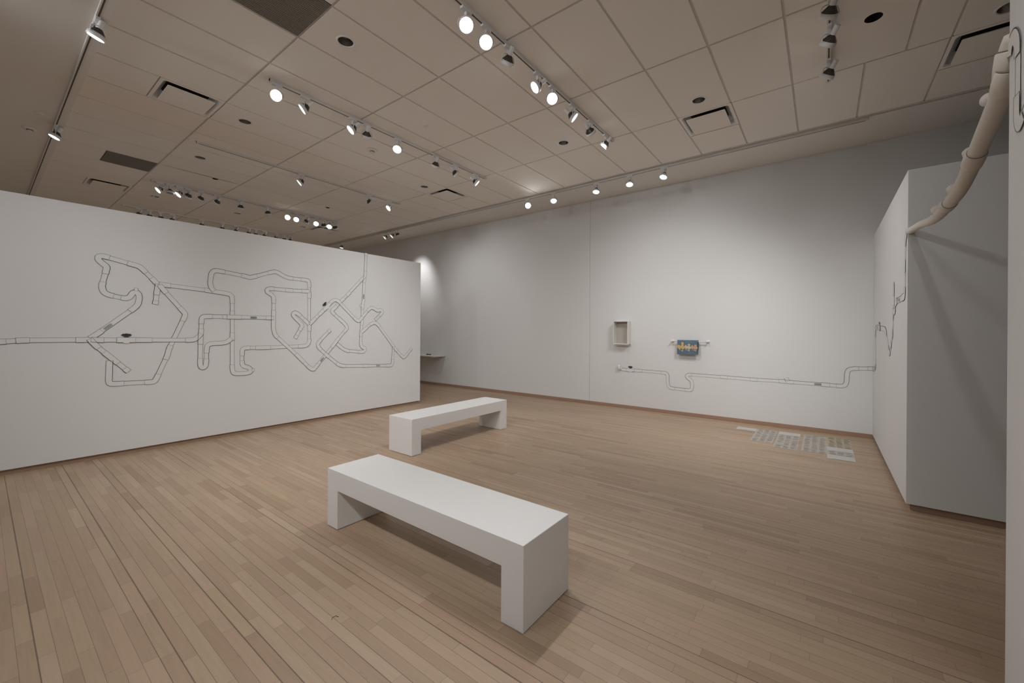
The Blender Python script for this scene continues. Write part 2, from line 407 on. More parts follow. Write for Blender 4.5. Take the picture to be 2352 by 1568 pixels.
for i, (y, lb) in enumerate(zip(TRACKS_Y, TL)):
    track(y, 0.9 if i < 2 else 1.93, 5.60 if i == 0 else 5.53, label=lb)
track(x=.632, x0=3.2, x1=14.6, label='long lighting track along the left edge of the tiled ceiling')
track(x=6.888, x0=-.45, x1=13.2, label='long lighting track running along the back wall soffit')

# ------------------------------------------------------------------ track spotlights (one prototype, copied)
PIV = -.125
proto = {}
proto['adapter'] = MB().box(-.055, .055, -.016, .016, -.022, 0, M['white']).mesh('adapter')
b = MB().box(-.007, .007, -.012, .012, -.075, -.018, M['white']); proto['stem'] = b.mesh('stem')
def lampmesh():
    # local -z is the aim direction; pivot at origin
    d = {}
    d['socket'] = MB().lathe([(.020, .120), (.023, .112), (.023, .045), (.019, .040)], M['white'], 20).mesh('socket')
    rb = MB(); rb.lathe([(.021, .048), (.026, .036), (.040, .018), (.054, .000), (.058, -.008)], M['reflector'], 28, cap=False)
    for k in range(14):
        a = 2*math.pi*k/14
        rb.tube([(.027*math.cos(a), .027*math.sin(a), .036), (.0565*math.cos(a), .0565*math.sin(a), -.004)], .0018, M['reflector'], 5)
    d['reflector'] = rb.mesh('reflector')
    d['ring'] = MB().lathe([(.056, -.006), (.063, -.004), (.065, -.040), (.062, -.042), (.057, -.040), (.056, -.008)], M['white'], 32, cap=False).mesh('ring')
    on = MB().lathe([(.056, -.030), (.045, -.035), (.025, -.038), (.002, -.039)], M['lens_on'], 28, cap=False)
    off = MB().lathe([(.056, -.022), (.045, -.027), (.025, -.030), (.002, -.031)], M['lens_off'], 28, cap=False)
    d['lens_on'] = on.mesh('lens'); d['lens_off'] = off.mesh('lens')
    return d
lm = lampmesh()
yk = MB()
for s_ in (-1, 1):
    yk.tube([(0, .0, .060), (0, s_*.035, .056), (0, s_*.060, .036), (0, s_*.069, .0), (0, s_*.067, -.018)], .0045, M['white'], 8)
proto['yoke'] = yk.mesh('yoke')
b = None
light_data = {}
def spot_data(w, size, blend, soft):
    k = (w, size, blend, soft)
    if k not in light_data:
        l = bpy.data.lights.new('track_lamp_light', 'SPOT'); l.energy = SPOT_W*w; l.color = LAMP_RGB
        l.spot_size = math.radians(size); l.spot_blend = blend; l.shadow_soft_size = soft
        light_data[k] = l
    return light_data[k]
def part(name, me, parent):
    o = bpy.data.objects.new(name, me); col.objects.link(o); o.parent = parent; return o
def head(x, y, aim, lit, label, group, w=1.0, size=75, blend=1.0, along='x', soft=.06):
    e = empty('track_spotlight', (x, y, HC-.030), 0 if along == 'x' else math.pi/2)
    tag(e, label, 'spotlight', group)
    part('adapter', proto['adapter'], e); part('stem', proto['stem'], e)
    a = Vector(aim).normalized()
    if along != 'x': a = Matrix.Rotation(-math.pi/2, 3, 'Z') @ a
    hz = Vector((a.x, a.y, 0))
    rz = math.atan2(hz.y, hz.x)
    tilt = math.atan2(hz.length, -a.z)                  # 0 = straight down
    base = Matrix.Translation((0, 0, PIV)) @ Matrix.Rotation(rz, 4, 'Z')
    yo = part('yoke', proto['yoke'], e); yo.matrix_local = base
    R = base @ Matrix.Rotation(-tilt, 4, 'Y')
    for nm in ('socket', 'reflector', 'ring'):
        o = part(nm, lm[nm], e); o.matrix_local = R
    o = part('lens', lm['lens_on' if lit else 'lens_off'], e); o.matrix_local = R
    if lit: o['label'] = 'glowing white lens'
    if lit and w > .05:
        l = bpy.data.objects.new('lamp_light', spot_data(w, size, blend, soft)); col.objects.link(l); l.parent = e
        l.matrix_local = R @ Matrix.Translation((0, 0, -.05))
    return e

# traced pipe runs, metres on their wall plane
M_part = [[[0.102,1.372], [0.14,1.376], [0.282,1.389], [0.725,1.388], [0.801,1.389]], [[0.782,1.405], [0.839,1.454], [1.159,1.769], [1.189,1.811], [1.2,1.852], [1.204,1.901], [1.2,1.945], [1.173,1.97], [1.14,1.954], [1.12,1.899], [1.078,1.882], [0.936,1.914], [0.892,1.942], [0.876,2.008], [0.915,2.213], [0.917,2.247], [0.883,2.275], [0.844,2.317], [0.849,2.356], [0.886,2.364], [1.149,2.297], [1.2,2.286], [1.235,2.251], [1.348,2.116], [1.38,2.075]], [[1.382,2.084], [1.371,1.994], [1.355,1.826]], [[1.384,2.084], [1.454,2.078], [1.923,2.045], [2.038,2.031], [2.145,2.019], [2.188,1.996], [2.194,1.94], [2.195,1.725], [2.197,1.417], [2.198,0.96], [2.212,0.895], [2.262,0.881], [2.382,0.879], [2.435,0.895], [2.437,0.937], [2.394,0.97], [2.339,0.985], [2.322,1.027], [2.322,1.177], [2.327,1.241], [2.38,1.25], [2.543,1.246], [2.647,1.245], [3.166,1.252], [3.256,1.263], [3.29,1.316], [3.288,1.548], [3.285,2.088], [3.284,2.257], [3.278,2.321], [3.205,2.326], [2.97,2.328], [2.899,2.346], [2.809,2.394], [2.768,2.408], [2.714,2.393], [2.463,2.294], [2.415,2.276], [2.363,2.291], [2.048,2.327], [1.981,2.33], [1.946,2.293], [1.938,2.247], [1.928,2.142], [1.947,2.079], [1.977,2.043]], [[1.394,2.073], [1.431,2.02], [1.631,1.757], [1.661,1.716], [1.649,1.675], [1.491,1.258], [1.477,1.18], [1.371,0.896], [1.35,0.856], [1.312,0.854], [1.016,0.863], [0.955,0.866], [0.939,0.892], [0.941,0.948], [0.943,1.087], [0.945,1.142]], [[0.778,1.4], [0.828,1.323], [0.926,1.21], [0.983,1.146], [1.111,0.999]], [[0.79,1.392], [0.843,1.385], [1.144,1.381], [1.274,1.379], [1.716,1.372], [1.762,1.379], [1.803,1.413], [1.83,1.458]], [[2.135,1.694], [1.903,1.693], [1.842,1.687], [1.834,1.63], [1.832,1.483], [1.825,1.368], [1.822,1.069], [1.826,1.018], [1.85,0.992], [1.881,1.008], [1.892,1.065], [1.894,1.245], [1.904,1.3], [1.942,1.32], [1.991,1.324], [2.086,1.325], [2.143,1.344], [2.189,1.39]], [[2.13,1.692], [2.258,1.694], [2.691,1.695], [2.745,1.694]], [[3.285,2.149], [3.221,2.144], [2.971,2.136], [2.696,2.141], [2.649,2.126], [2.65,2.081], [2.709,2.055], [2.742,2.019], [2.743,1.975], [2.743,1.759], [2.741,1.629], [2.742,1.521], [2.766,1.434], [3.115,1.093], [3.174,1.029], [3.297,0.896], [3.359,0.856], [3.406,0.91], [3.542,1.065], [3.707,1.26], [3.775,1.348], [3.932,1.521], [3.959,1.562], [3.922,1.62], [3.825,1.701], [3.687,1.813], [3.67,1.85], [3.72,1.893], [3.867,2.048], [3.973,2.155], [4.24,2.442], [4.294,2.499]], [[4.32,2.932], [4.309,2.544], [4.288,2.438], [4.273,2.074], [4.255,1.953], [4.245,1.66], [4.227,1.454], [4.221,1.265], [4.252,1.204], [4.316,1.185], [4.297,1.129], [4.23,1.122], [3.952,1.154], [3.872,1.193], [3.767,1.283]], [[3.288,1.609], [3.231,1.662], [3.118,1.765], [3.059,1.798], [3.023,1.762], [3.06,1.711], [3.149,1.625], [3.176,1.589], [3.157,1.554], [3.065,1.38]], [[3.293,1.61], [3.362,1.681], [3.473,1.794], [3.554,1.877], [3.669,2.003], [3.728,2.042], [3.788,2.019], [4.122,1.708], [4.179,1.676], [4.226,1.72], [4.389,1.907], [4.448,1.942], [4.519,1.913], [4.57,1.88], [4.632,1.906], [4.684,1.876], [4.653,1.83], [4.52,1.71]], [[4.237,1.479], [4.323,1.549], [4.441,1.641], [4.517,1.662], [4.582,1.622], [4.914,1.232], [4.981,1.147], [5.14,1.0], [5.186,0.97], [5.239,1.015], [5.381,1.153]], [[4.932,1.203], [4.916,0.9], [4.901,0.842], [4.83,0.837], [4.328,0.864], [3.883,0.889], [3.804,0.914], [3.591,1.087], [3.452,1.219], [3.428,1.275], [3.451,1.321], [3.647,1.519]]]
M_partX = {"valve":[[1.206,1.418], [3.498,1.866]],"cap":[[1.175,2.001], [2.466,0.924], [4.217,1.968]],"label":[[0.929,1.542], [2.467,1.697], [3.534,1.066], [4.273,2.109], [4.587,0.854]]}
M_partD = [[0.993,1.604], [2.554,1.699], [3.583,1.119], [4.269,2.057], [4.691,0.848]]
M_back = [[[3.212,0.766], [3.149,0.764], [2.967,0.763], [2.834,0.762], [2.368,0.753], [2.317,0.744], [2.302,0.698], [2.302,0.563], [2.28,0.492], [2.23,0.476], [1.942,0.467], [1.89,0.472], [1.871,0.518], [1.872,0.609], [1.891,0.652], [1.943,0.683], [1.968,0.722], [1.934,0.75], [1.355,0.746], [0.91,0.738], [0.508,0.741], [0.421,0.737], [-0.036,0.732], [-0.207,0.727], [-0.263,0.736], [-0.283,0.798], [-0.282,0.916], [-0.302,0.982], [-0.364,0.999], [-0.549,1.01]], [[0.44,0.744], [0.466,0.796]]]
M_backX = {"valve":[[2.899,0.791]],"label":[[0.062,0.732]],"lab2":[[-0.009,0.732]]}
M_side = [[[7.808,1.007], [7.571,1.021], [7.427,1.056], [7.459,1.522], [7.431,1.59], [7.228,1.599], [6.407,1.566], [6.287,1.532], [6.04,1.331], [5.961,1.298], [5.852,1.399], [5.748,1.505], [5.708,1.711], [5.71,1.754], [5.63,1.735], [5.559,1.747], [5.562,1.806], [5.476,1.834], [5.083,1.844], [4.979,1.847], [4.962,1.876], [4.964,2.111], [4.994,2.182]], [[5.649,1.751], [5.659,1.955], [5.67,2.041]]]
M_sideX = {"valve":[[6.943,1.628]],"label":[[5.296,1.849]]}
M_panel = [[[2.429,2.647], [2.409,2.646], [2.379,2.64], [2.354,2.62], [2.347,2.6], [2.352,2.573], [2.349,2.365], [2.347,2.332], [2.334,2.313], [2.297,2.313], [2.217,2.324]]]

CA = (-1, -.75, -.45)
TK = []
# (x, aim, lit, short look, weight, spot size)
T1 = [(2.005, (-1.0, -1.5, -1.0), 1, 'glaring', W1, 70), (2.314, (-.9, .55, -.85), 1, 'lit lens turned lower left', WV, 70),
      (2.923, (-.9, .40, -1.0), 1, 'lit lens turned down left', WV, 70), (3.128, (.35, .95, -1.15), 1, 'dark back, aimed at left partition', WP, 80),
      (3.62, (-.6, -.45, -.95), 1, 'round lit lens facing down', WF, 70), (4.337, (.2, .75, -1.0), 1, 'dark back, aimed away', WP, 80),
      (4.766, (.9, -.35, -.85), 1, 'dark back showing, tilted to the right', WC, 80), (5.258, (.75, -.75, -.9), 1, 'lens tilted right', WC, 80)]
for i, (x, a, lit, lk, w, sz) in enumerate(T1):
    head(x, 4.83, a, lit, 'white spotlight, middle track, %s from left end, %s' % (NTH[i] if i else 'first', lk), 'spotlights on the middle track', w, sz)
T2 = [(1.35, (.5, 1.0, -1.1), 1, 'added out of frame to light the left partition', WQ, 80), (2.498, (-.55, -.65, -1.0), 1, 'glaring, at top edge', WG, 92), (2.753, (-.60, -.60, -1.0), 1, 'glaring, left of a dark-backed one', WG, 92), (3.077, (.35, .95, -1.1), 1, 'dark back, right of the glaring pair', WQ, 85),  # first head is added out of view, to brighten the left partition
      (3.581, (-.75, .55, -.8), 1, 'lit lens turned to the left', W1, 70), (3.877, (-.9, -.58, -.72), 1, 'glaring, at mid track', WF, 70),
      (4.334, (.55, -.85, -.85), 1, 'lit lens tilted lower right', WM, 85), (4.803, (.95, -.12, -.62), 1, 'dark back, aimed at back wall', WB, 84),
      (5.27, (-.1, .9, -.9), 1, 'last one, barrel tilted left', WQ, 75)]
for i, (x, a, lit, lk, w, sz) in enumerate(T2):
    head(x, 2.415, a, lit, 'white spotlight, top centre track, %s' % (('%s in view, ' % ('first' if i == 1 else NTH[i-1]) if i else '') + lk), 'spotlights on the track from top centre', w, sz)
for i, (x, a, lit, lk, w, sz) in enumerate([(3.432, (-.9, .45, -.9), 1, 'leftmost, thin lit lens turned left', W1*.7, 70), (4.785, (.95, -.12, -.62), 1, 'dark back showing, beside the track end', WN, 85), (5.264, (-.9, .2, -.9), 1, 'lit lens at the track end', W1*.7, 70)]):
    head(x, 7.29, a, lit, 'white spotlight, faint track beyond the middle one, %s' % lk, 'spotlights on the faint track', w, sz)
T4 = [(2.05, (-.9, -.05, -.8), 1, 'bright tilted oval lens'), (2.20, (-.1, -.15, -1), 0, 'unlit, down'), (2.345, (-.8, -.05, -.9), 1, 'bright lens tilted left'),
      (2.48, (-.35, .9, -1), 1, 'white ring, dark back'), (2.682, (-.35, .9, -1), 1, 'dark back showing'), (2.955, (-.4, .9, -.85), 1, 'ring tilted left'),
      (3.378, (.1, .5, -1), 1, 'hanging alone, aimed down'), (3.909, (.3, .4, -1), 1, 'left of the glare'), (4.336, (-.75, -1.0, -.60), 1, 'glaring strongly'),
      (4.53, (-.6, -.8, -.75), 1, 'right of the glare'), (4.767, (-.1, .9, -.7), 0, 'unlit between bright ones'), (5.0, (-.6, -.8, -.7), 1, 'round bright lens'),
      (5.182, (.6, .6, -.8), 0, 'unlit'), (5.335, (-.6, -.7, -.8), 1, 'bright lens near the track end'), (5.479, (.7, .5, -.8), 0, 'unlit at track end')]
for i, (x, a, lit, lk) in enumerate(T4):
    head(x, 9.83, a, lit, 'small spotlight, crowded track over left partition, %s from left, %s' % (NTH[i] if i else 'first', lk), 'spotlights on the crowded far track', (W1*.45 if i % 2 == 0 or i in (9, 11) else 0), 50 if i == 8 else 68)
for i, x in enumerate([2.215, 2.396, 2.594, 2.804, 3.389, 3.824, 4.131, 4.433, 4.599, 4.819, 5.122, 5.34, 5.51]):
    head(x, 12.33, ((-.3, .8, -1), (.1, .9, -1), (.3, .7, -1))[i % 3], 0, 'tiny faint spotlight just above the left partition top, %s from left' % (NTH[i] if i else 'first'), 'spotlights on the farthest track', 0)
head(.632, 4.15, (-.2, .9, -1), 1, 'white spotlight on the left edge track, above the top edge of the picture', 'spotlights on the left edge track', WL, 90, along='y')
head(.632, 5.09, (-.28, .28, -1), 1, 'white spotlight on the left edge track, large one near the top left corner', 'spotlights on the left edge track', WL, 90, along='y')
head(.632, 8.21, (-.45, .05, -1), 1, 'white spotlight on the left edge track, smaller lower one', 'spotlights on the left edge track', W1, 80, along='y')
RL = ['nearest, cut by the top edge', 'middle one of the three', 'lowest one of the three']
head(1.30, -.03, (.85, -.24, -.62), 1, 'white spotlight on the upper right track, near the camera, out of frame', 'spotlights on the upper right track', WS, 60, .5, soft=.045)
for (x, w), lb, a in zip([(4.17, WR), (4.579, WR), (5.152, WR)], RL, [(.95, .55, -1), (.78, .72, -1), (.70, .75, -1)]):
    head(x, -.03, a, 1, 'white spotlight with dark back on the upper right track, %s' % lb, 'spotlights on the upper right track', w, 85)
BK = [(4.867, (-.7, -.75, -.35), 'glaring, leftmost of the near five'), (4.24, (-.5, -.3, -.9), 'second of the five, small fin at its left'), (3.328, (-.30, -.05, -.95), 'third of the five, just right of the wall seam'),
      (2.695, (-.35, -.10, -.95), 'fourth of the five'), (2.11, (-.35, .15, -.9), 'fifth and rightmost of the five'), (9.70, (-.7, .55, -.8), 'left of the distant trio'), (9.39, (-.7, .5, -.85), 'middle of the distant trio'),
      (9.17, (.55, .1, -.8), 'dark right one of the distant trio'), (11.965, (-.1, .1, -1), 'farthest, half hidden by the left partition top')]
for i, (y, a, lk) in enumerate(BK):
    head(6.888, y, a, 1, 'white spotlight, back wall track, %s' % lk, 'spotlights on the back wall track', (WK if i < 5 else WT if i == 7 else W1*.6), 70 if i == 7 else 110, along='y')

# added unseen track behind the camera, its heads only fill in light
track(x=-1.2, x0=-1.0, x1=6.0, label='added fill-light track behind the camera, unseen')
for (y, a, w), nm in zip(((.9, (1, .40, -.50), WX), (3.2, (1, .0, -.46), WX), (5.4, (1, -.15, -.50), WX), (1.4, (.60, 1, -.50), WY), (3.9, (.55, 1, -.62), WY), (2.4, (1, .35, -.85), WZ), (-.6, (1, .8, -1.0), WZ)), ('second from its right end', 'fifth from its right end', 'last at its left end', 'third from its right end', 'second from its left end', 'fourth from its right end', 'first at its right end')):
    head(-1.2, y, a, 1, 'added fill spotlight on the unseen track behind the camera, %s' % nm, 'added fill spotlights behind the camera', w, 92, 1.0, along='y', soft=.14)

# ------------------------------------------------------------------ benches
def bench(x, y, lx, ly, label):
    """lx, ly outer size; the long axis carries the two slab legs."""
    e = tag(empty('gallery_bench', (x, y, 0)), label, 'bench', 'white gallery benches')
    H, B, LG = .445, .150, .143
    MB().box(-lx/2, lx/2, -ly/2, ly/2, H-B, H, M['bench']).build('seat', e, bevel=.003)
    for s_ in (-1, 1):
        if ly > lx:
            y0, y1 = sorted((s_*ly/2, s_*(ly/2-LG))); MB().box(-lx/2, lx/2, y0, y1, .004, H-B+.004, M['bench']).build('leg', e, bevel=.002)
        else:
            x0, x1 = sorted((s_*lx/2, s_*(lx/2-LG))); MB().box(x0, x1, -ly/2, ly/2, .004, H-B+.004, M['bench']).build('leg', e, bevel=.002)
    for s_ in (-1, 1):
        for t_ in (-1, 1):
            px, py = s_*(lx/2-.05), t_*(ly/2-.05)
            MB().lathe([(.012, 0), (.012, .005)], M['slot'], 12, Matrix.Translation((px, py, 0))).build('foot', e)
bench((1.66+2.115)/2, (1.185+3.065)/2, .455, 1.88, 'large white block bench in the foreground, long side running to the far left')
bench((3.172+5.02)/2, (3.925+4.372)/2, 1.848, .447, 'white block bench behind the foreground one, turned at a right angle to it')

# ------------------------------------------------------------------ pipe drawings on the walls
def chaikin(P, n=2):
    for _ in range(n):
        if len(P) < 3: return P
        Q = [P[0]]
        for i in range(len(P)-1):
            a, b_ = P[i], P[i+1]
            if i > 0: Q.append((a[0]*.75+b_[0]*.25, a[1]*.75+b_[1]*.25))
            if i < len(P)-2: Q.append((a[0]*.25+b_[0]*.75, a[1]*.25+b_[1]*.75))
        Q.append(P[-1]); P = Q
    return P
def offs(P, d):
    out = []
    for i, p in enumerate(P):
        if i == 0: t = Vector(P[1])-Vector(p)
        elif i == len(P)-1: t = Vector(p)-Vector(P[i-1])
        else:
            t = (Vector(p)-Vector(P[i-1])).normalized()+(Vector(P[i+1])-Vector(p)).normalized()
        t.normalize(); n = Vector((-t.y, t.x)); k = 1.0
        if 0 < i < len(P)-1:
            t1 = (Vector(p)-Vector(P[i-1])).normalized(); k = 1/max(.5, t.dot(t1))
        q = (p[0]+n.x*d*k, p[1]+n.y*d*k)
        if out and (Vector(q)-Vector(out[-1])).dot(Vector(p)-Vector(P[i-1])) < 0: q = out[-1]
        out.append(q)
    return out
def thin(P):
    Q = [P[0]]
    for p in P[1:]:
        if (Vector(p)-Vector(Q[-1])).length > .0008: Q.append(p)
    return Q if len(Q) > 1 else [P[0], P[-1]]
def line(mb, P, d, w, z, ma, mp):
    ribbon(mb, thin(offs(P, d)), -w/2, w/2, z, ma, mp)
def ribbon(mb, P, d0, d1, z, ma, mp):
    A, B = offs(P, d0), offs(P, d1)
    for i in range(len(P)-1):
        q = [mp(*A[i], z), mp(*A[i+1], z), mp(*B[i+1], z), mp(*B[i], z)]
        mb.face(q, ma)
def piece(P, hw, z, mp, ends=(1, 1), li=.0052, lo=.0036, inkA='ink', inkB='soft'):
    mb = MB()
    ribbon(mb, P, -hw, hw, z, M['fill'], mp)
    line(mb, P, -hw, li, z+.0003, M[inkA], mp)
    line(mb, P, hw, lo, z+.0003, M[inkB], mp)
    for e, (a, b_) in zip(ends, ((P[0], P[1]), (P[-1], P[-2]))):
        if e:
            t = (Vector(b_)-Vector(a)).normalized()*.0024
            ribbon(mb, [a, (a[0]+t.x, a[1]+t.y)], -hw, hw, z+.0003, M['soft'], mp)
    return mb
def lerp(a, b_, d):
    v = Vector(b_)-Vector(a); L = v.length; v *= d/L; return (a[0]+v.x, a[1]+v.y)
def dist(a, b_): return (Vector(a)-Vector(b_)).length
def mural(root, runs, mp, w=.050, LONG=.14, z0=.0010):
    segs = []; z = z0
    for ri, R in enumerate(runs):
        cur = [R[0]]; n = len(R)
        for i in range(n-1):
            a, b_ = R[i], R[i+1]; L = dist(a, b_); cut = min(.055, L*.28)
            if L > LONG:
                z += .00004; p0, p1 = lerp(a, b_, cut), lerp(b_, a, cut)
                cur.append(p0)
                if dist(cur[0], cur[-1]) > .01: piece(chaikin(cur), w/2*1.13, z+.0030, mp).build('pipe_fitting', root)
                piece([p0, p1], w/2, z, mp, (0, 0)).build('pipe_length', root); segs.append((p0, p1))
                cur = [p1, b_]
            else: cur.append(b_)
        z += .00004
        if len(cur) > 1: piece(chaikin(cur), w/2*1.13, z+.0030, mp).build('pipe_fitting', root)
    return segs
def near_dir(p, segs):
    best = min(segs, key=lambda s_: (Vector(p)-(Vector(s_[0])+Vector(s_[1]))/2).length - .4*dist(*s_))
    bd = 9; bs = best
    for s_ in segs:
        a, b_ = Vector(s_[0]), Vector(s_[1]); t = max(0, min(1, (Vector(p)-a).dot(b_-a)/(b_-a).length_squared)); d = (Vector(p)-a-(b_-a)*t).length
        if d < bd: bd = d; bs = s_; bp = a+(b_-a)*t
    t = (Vector(bs[1])-Vector(bs[0])).normalized()
    return t, bp
def valve(root, p, segs, mp, w=.05, s=1.0):
    t, c = near_dir(p, segs)
    if t.x < 0: t = -t
    n = Vector((-t.y, t.x))
    P = [tuple(c-t*.085), tuple(c-t*.04), tuple(c+t*.04), tuple(c+t*.085)]
    v = piece(P, w/2*1.2, .0080, mp).build('valve_body', root)
    mb = MB(); k = 22
    c2 = c-n*w*.35
    mb.face([mp(*(c2+t*.034*math.cos(2*math.pi*i/k)+n*.024*math.sin(2*math.pi*i/k)), .0086) for i in range(k)], M['fill'])
    mb.face([mp(*(c+n*(w*.62)+t*x_+n*y_), .0086) for x_, y_ in ((-.022, 0), (.022, 0), (.014, .022), (-.014, .022))], M['ink'])
    # lobed hand wheel seen edge on
    pts = []
    for i in range(40):
        a = 2*math.pi*i/40; r = 1+.08*math.cos(8*a); pts.append(mp(*(c+n*(w*.62+.030)+t*.046*r*math.cos(a)+n*.017*r*math.sin(a)), .0090))
    mb.face(pts, M['handle']); h = mb.build('valve_handle', v); h['label'] = 'black hand wheel of the drawn valve'
def stamp(root, p, segs, mp, ma, L=.085, W=.030):
    t, c = near_dir(p, segs); n = Vector((-t.y, t.x)); mb = MB()
    for r_ in range(3):
        for q in range(5):
            a = c+t*(L*(q/5-.5)+(.006 if r_ % 2 else 0))+n*(W*(r_/3-.5))
            mb.face([mp(*(a+t*x_+n*y_), .0084) for x_, y_ in ((0, 0), (L/5*.86, 0), (L/5*.86, W/3*.8), (0, W/3*.8))], ma)
    mb.build('printed_label', root)
def nub(root, p, mp, segs=None, w=.034):
    mb = MB(); mb.face([mp(p[0]+x_, p[1]+y_, .0076) for x_, y_ in ((-w/2, -.02), (w/2, -.02), (w/2, .015), (-w/2, .015))], M['fill'])
    for a, b_ in (((-w/2, -.02), (-w/2, .015)), ((-w/2, .015), (w/2, .015)), ((w/2, .015), (w/2, -.02))):
        ribbon(mb, [(p[0]+a[0], p[1]+a[1]), (p[0]+b_[0], p[1]+b_[1])], -.0012, .0012, .0079, M['soft'], mp)
    mb.build('clean_out_cap', root)
mpP = lambda x, z, d: (x-3.0, -d, z)                        # left partition, facing -Y
e = tag(empty('pipe_drawing', (3.0, YP, 0)), 'large flat drawing of white water pipes with elbows and valves across the left partition', 'wall drawing')
M_part[0] = [(-1.2, 1.400)]+[tuple(p) for p in M_part[0]][1:]
sg = mural(e, [[tuple(p) for p in r] for r in M_part], mpP, .050)
for p in M_partX['valve']: valve(e, p, sg, mpP)
for p in M_partX['cap']: nub(e, p, mpP)
for p, ma in zip(M_partX['label'], ('grey', 'teal', 'grey', 'grey', 'grey')): stamp(e, p, sg, mpP, M[ma])
M_back[0][-1][0] = -.573
mpB = lambda y, z, d: (-d, y-1.5, z)                         # back wall, facing -X ; a runs along +Y
e = tag(empty('pipe_drawing', (XB, 1.5, 0)), 'long low flat drawing of a stepped white water pipe on the back wall', 'wall drawing')
sg = mural(e, [[tuple(p) for p in r] for r in M_back], mpB, .048)
for p in M_backX['valve']: valve(e, p, sg, mpB)
for p in M_backX['label']: stamp(e, p, sg, mpB, M['grey'])
mpR = lambda x, z, d: (x-6.0, d, z)
e = tag(empty('pipe_drawing', (6.0, YR, 0)), 'flat drawing of thin water pipes on the steeply seen side of the far right partition', 'wall drawing')
M_side[0] = M_side[0][:-1]+[[4.94, 2.34], [4.88, 2.39]]
sg = mural(e, [[tuple(p) for p in r] for r in M_side], mpR, .055)
for p in M_sideX['valve']: valve(e, p, sg, mpR)
for p in M_sideX['label']: stamp(e, p, sg, mpR, M['grey'])
mpN = lambda x, z, d: (x-2.0, d, z)
e = tag(empty('pipe_drawing', (2.0, YR, 0)), 'flat drawing of a hooked white pipe on the edge of the near right partition', 'wall drawing')
sg = mural(e, [[(2.44, 2.60), (2.425, 2.645), (2.385, 2.655), (2.352, 2.615), (2.352, 2.36), (2.352, 2.325), (2.33, 2.29), (2.20, 2.38), (2.0, 2.50)]], mpN, .052)

# ------------------------------------------------------------------ hanging pipe between the two right partitions
e = tag(empty('suspended_pipe', (XF, YR, 2.40)), 'cream white jointed pipe hanging in a curve between the two right partitions', 'pipe sculpture')
HP = [(4.86, 2.40, .027), (4.62, 2.375, .026), (4.31, 2.345, .027), (3.98, 2.292, .029), (3.72, 2.276, .031), (3.50, 2.285, .032), (3.30, 2.290, .033), (3.12, 2.322, .033), (2.97, 2.378, .034), (2.75, 2.452, .036), (2.60, 2.505, .037), (2.53, 2.545, .036), (2.50, 2.600, .037), (2.475, 2.655, .034), (2.445, 2.685, .028)]
def hp(i0, i1, k=1.0, s0=0, s1=0):
    P = [(x-XF, -.012, z-2.40) for x, z, r in HP[i0:i1+1]]; R = [r*k for x, z, r in HP[i0:i1+1]]
    return P, R
def smooth(P, R, n=3):
    for _ in range(n):
        Q, S = [P[0]], [R[0]]
        for i in range(len(P)-1):
            a, b_ = Vector(P[i]), Vector(P[i+1])
            if i > 0: Q.append(a.lerp(b_, .25)); S.append(R[i]*.75+R[i+1]*.25)
            if i < len(P)-2: Q.append(a.lerp(b_, .75)); S.append(R[i]*.25+R[i+1]*.75)
        Q.append(Vector(P[-1])); S.append(R[-1]); P, R = Q, S
    return P, R
for i0, i1 in ((0, 5), (5, 8), (8, 11), (11, 14)):
    P, R = smooth(*hp(i0, i1)); MB().tube(P, R, M['skin'], 20).build('pipe_section', e)
for i in (5, 8, 11, 12):
    x, z, r = HP[i]; x0, z0, _ = HP[i-1]; x1, z1, _ = HP[i+1]
    c = Vector((x-XF, -.012, z-2.40)); t = (Vector((x1, 0, z1))-Vector((x0, 0, z0))).normalized()
    o = MB(); o.tube([c-t*.05, c-t*.044, c, c+t*.044, c+t*.05], [r*1.02, r*1.15, r*1.18, r*1.15, r*1.02], M['skin'], 22); cpl = o.build('coupling', e)
    MB().tube([c+t*.0505, c+t*.054], r*1.08, M['seam'], 22).build('joint_line', cpl)
for i in (4, 6, 8, 10):
    x, z, r = HP[i]; c = Vector((x-XF, -.012, z-2.40))
    n = Vector((.45, .25, 1)).normalized() if i < 9 else Vector((.8, .5, .5)).normalized()
    MB().tube([c+n*r*.5, c+n*(r+.026), c+n*(r+.034)], [.030, .026, .017], M['skin'], 16).build('branch_stub', e)

# ------------------------------------------------------------------ things on the back wall
e = tag(empty('wall_cabinet', (XB, 3.163, 1.496)), 'small open white cabinet box hung on the back wall left of the blue towel', 'cabinet')
D, w2, h2, t_ = .150, .150, .225, .010
b = MB(); b.box(-D, -.001, -w2, -w2+t_, -h2, h2, M['cabinet']); b.box(-D, -.001, w2-t_, w2, -h2, h2, M['cabinet'])
b.box(-D, -.001, -w2+t_, w2-t_, h2-t_, h2, M['cabinet']); b.box(-D, -.001, -w2+t_, w2-t_, -h2, -h2+t_, M['cabinet'])
b.build('case', e)
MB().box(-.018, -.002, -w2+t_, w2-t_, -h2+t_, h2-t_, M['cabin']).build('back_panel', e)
b = MB(); fr = .014
b.box(-D-.010, -D, -w2-.004, -w2+fr, -h2-.004, h2+.004, M['cabinet']); b.box(-D-.010, -D, w2-fr+.008, w2+.004, -h2-.004, h2+.004, M['cabinet'])
b.box(-D-.010, -D, -w2+fr, w2-fr+.008, h2-fr+.008, h2+.004, M['cabinet']); b.box(-D-.010, -D, -w2+fr, w2-fr+.008, -h2-.004, -h2+fr, M['cabinet'])
b.build('face_frame', e, bevel=.002)
MB().box(-D-.0115, -D-.0095, -w2+.002, -w2+.016, h2-.022, h2-.012, M['grey']).build('latch', e)
MB().box(-.10, -.002, -w2+.03, w2-.03, -h2-.030, -h2-.001, M['cabinet']).build('support_rail', e)

